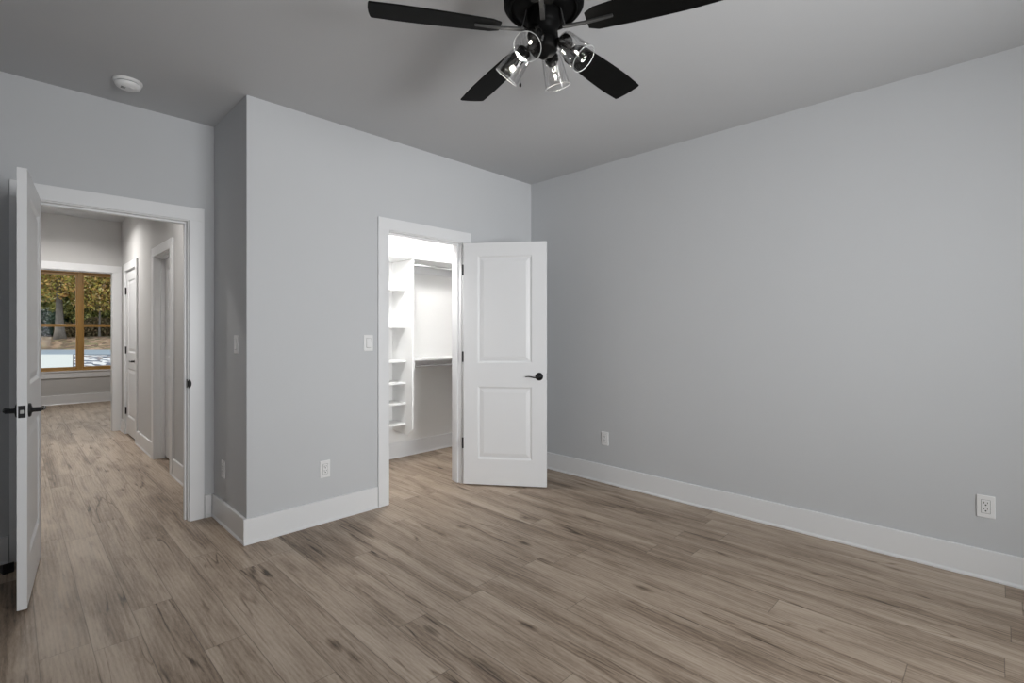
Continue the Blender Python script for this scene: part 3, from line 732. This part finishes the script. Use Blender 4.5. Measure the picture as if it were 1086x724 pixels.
def tree(name, px, v, gz, h, r, crown, m, label, cat='tree', size=0.17, n=5000, seed=1, lean=0.0, limbs=True):
    """px: bearing; trunk base at ground gz, crown = (cz, ru, rz)"""
    b = P(uu(px, v), v, gz)
    e = empty(name, b); tag(e, label, cat, 'trees beyond the street' if cat == 'tree' else 'bushes beyond the street')
    if h > 0:
        pts = []; rr = []
        for i in range(9):
            q = i/8; pts.append((lean*q*h*0.1 + 0.05*math.sin(3*q+seed), 0.05*math.cos(4*q+seed), -0.3 + (h+0.3)*q)); rr.append(r*(1.0 - 0.55*q + 0.75*math.exp(-q*h/0.9)))
        tb = tube(pts, rr, 14)
        tr = obj('trunk', tb, 'bark', e, smooth=True)
        if limbs:
            rn = random.Random(seed)
            for _ in range(6):
                a = rn.uniform(0, 6.28); z0 = rn.uniform(0.45, 0.8)*h; ln = rn.uniform(1.5, 2.8)
                obj('limb', tube([(0, 0, z0), (math.cos(a)*ln*0.5, math.sin(a)*ln*0.5, z0+ln*0.35), (math.cos(a)*ln, math.sin(a)*ln, z0+ln*0.9)], [r*0.35, r*0.22, r*0.08], 8), 'bark', tr, smooth=True)
    obj('foliage', leaves((0, 0, crown[0]), (crown[1], crown[1]*0.8, crown[2]), n, size, seed), m, e)
    return e
tree('oak_tree', 63.5, 46, 0.75, 8.5, 0.31, (6.6, 4.6, 3.0), 'gold', 'big grey-trunked tree with golden leaves seen through left window half', seed=3, n=9000, size=0.15)
tree('maple_tree', 106, 48, 0.8, 6.5, 0.08, (4.9, 2.9, 2.4), 'gold', 'slimmer tree with yellow-green leaves seen through right window half', seed=5, n=4500, size=0.15)
tree('understory_tree', 78, 51, 0.85, 6.0, 0.14, (3.6, 2.4, 3.0), 'green', 'olive-green tree just right of the big trunk', seed=8, n=5500)
tree('understory_tree', 108, 52, 0.9, 6.0, 0.14, (3.0, 3.3, 3.0), 'green', 'dense olive-green tree filling the right window half', seed=11, n=7500)
tree('understory_tree', 36, 50.5, 0.9, 7.0, 0.14, (3.6, 3.2, 3.4), 'green', 'olive-green tree at the left behind the dark bush', seed=13, n=6500)
tree('evergreen_bush', 47, 49, 0.75, 0, 0, (1.25, 1.9, 1.4), 'dark', 'dark green bush left of the big trunk', 'bush', seed=17, n=4500, size=0.14)
tree('brush_bush', 84, 48.5, 0.75, 0, 0, (0.7, 1.9, 0.9), 'brown', 'brownish brush just right of the big trunk', 'bush', seed=19, n=3500, size=0.13)
tree('brush_bush', 110, 49.5, 0.75, 0, 0, (0.9, 2.2, 1.1), 'brown', 'brownish brush low in the right window half', 'bush', seed=23, n=4000, size=0.13)
for px, lb, sd_ in ((-30, 'tall dark tree far behind at the left', 29), (40, 'tall dark tree far behind the big trunk', 31), (100, 'tall dark tree far behind the right window half', 37), (165, 'tall dark tree far behind at the right', 41)):
    tree('forest_tree', px, 60, 1.0, 9.0, 0.25, (5.2, 5.0, 6.0), 'brown' if sd_ % 3 == 1 else 'green', lb, seed=sd_, n=9000, size=0.24, limbs=False)
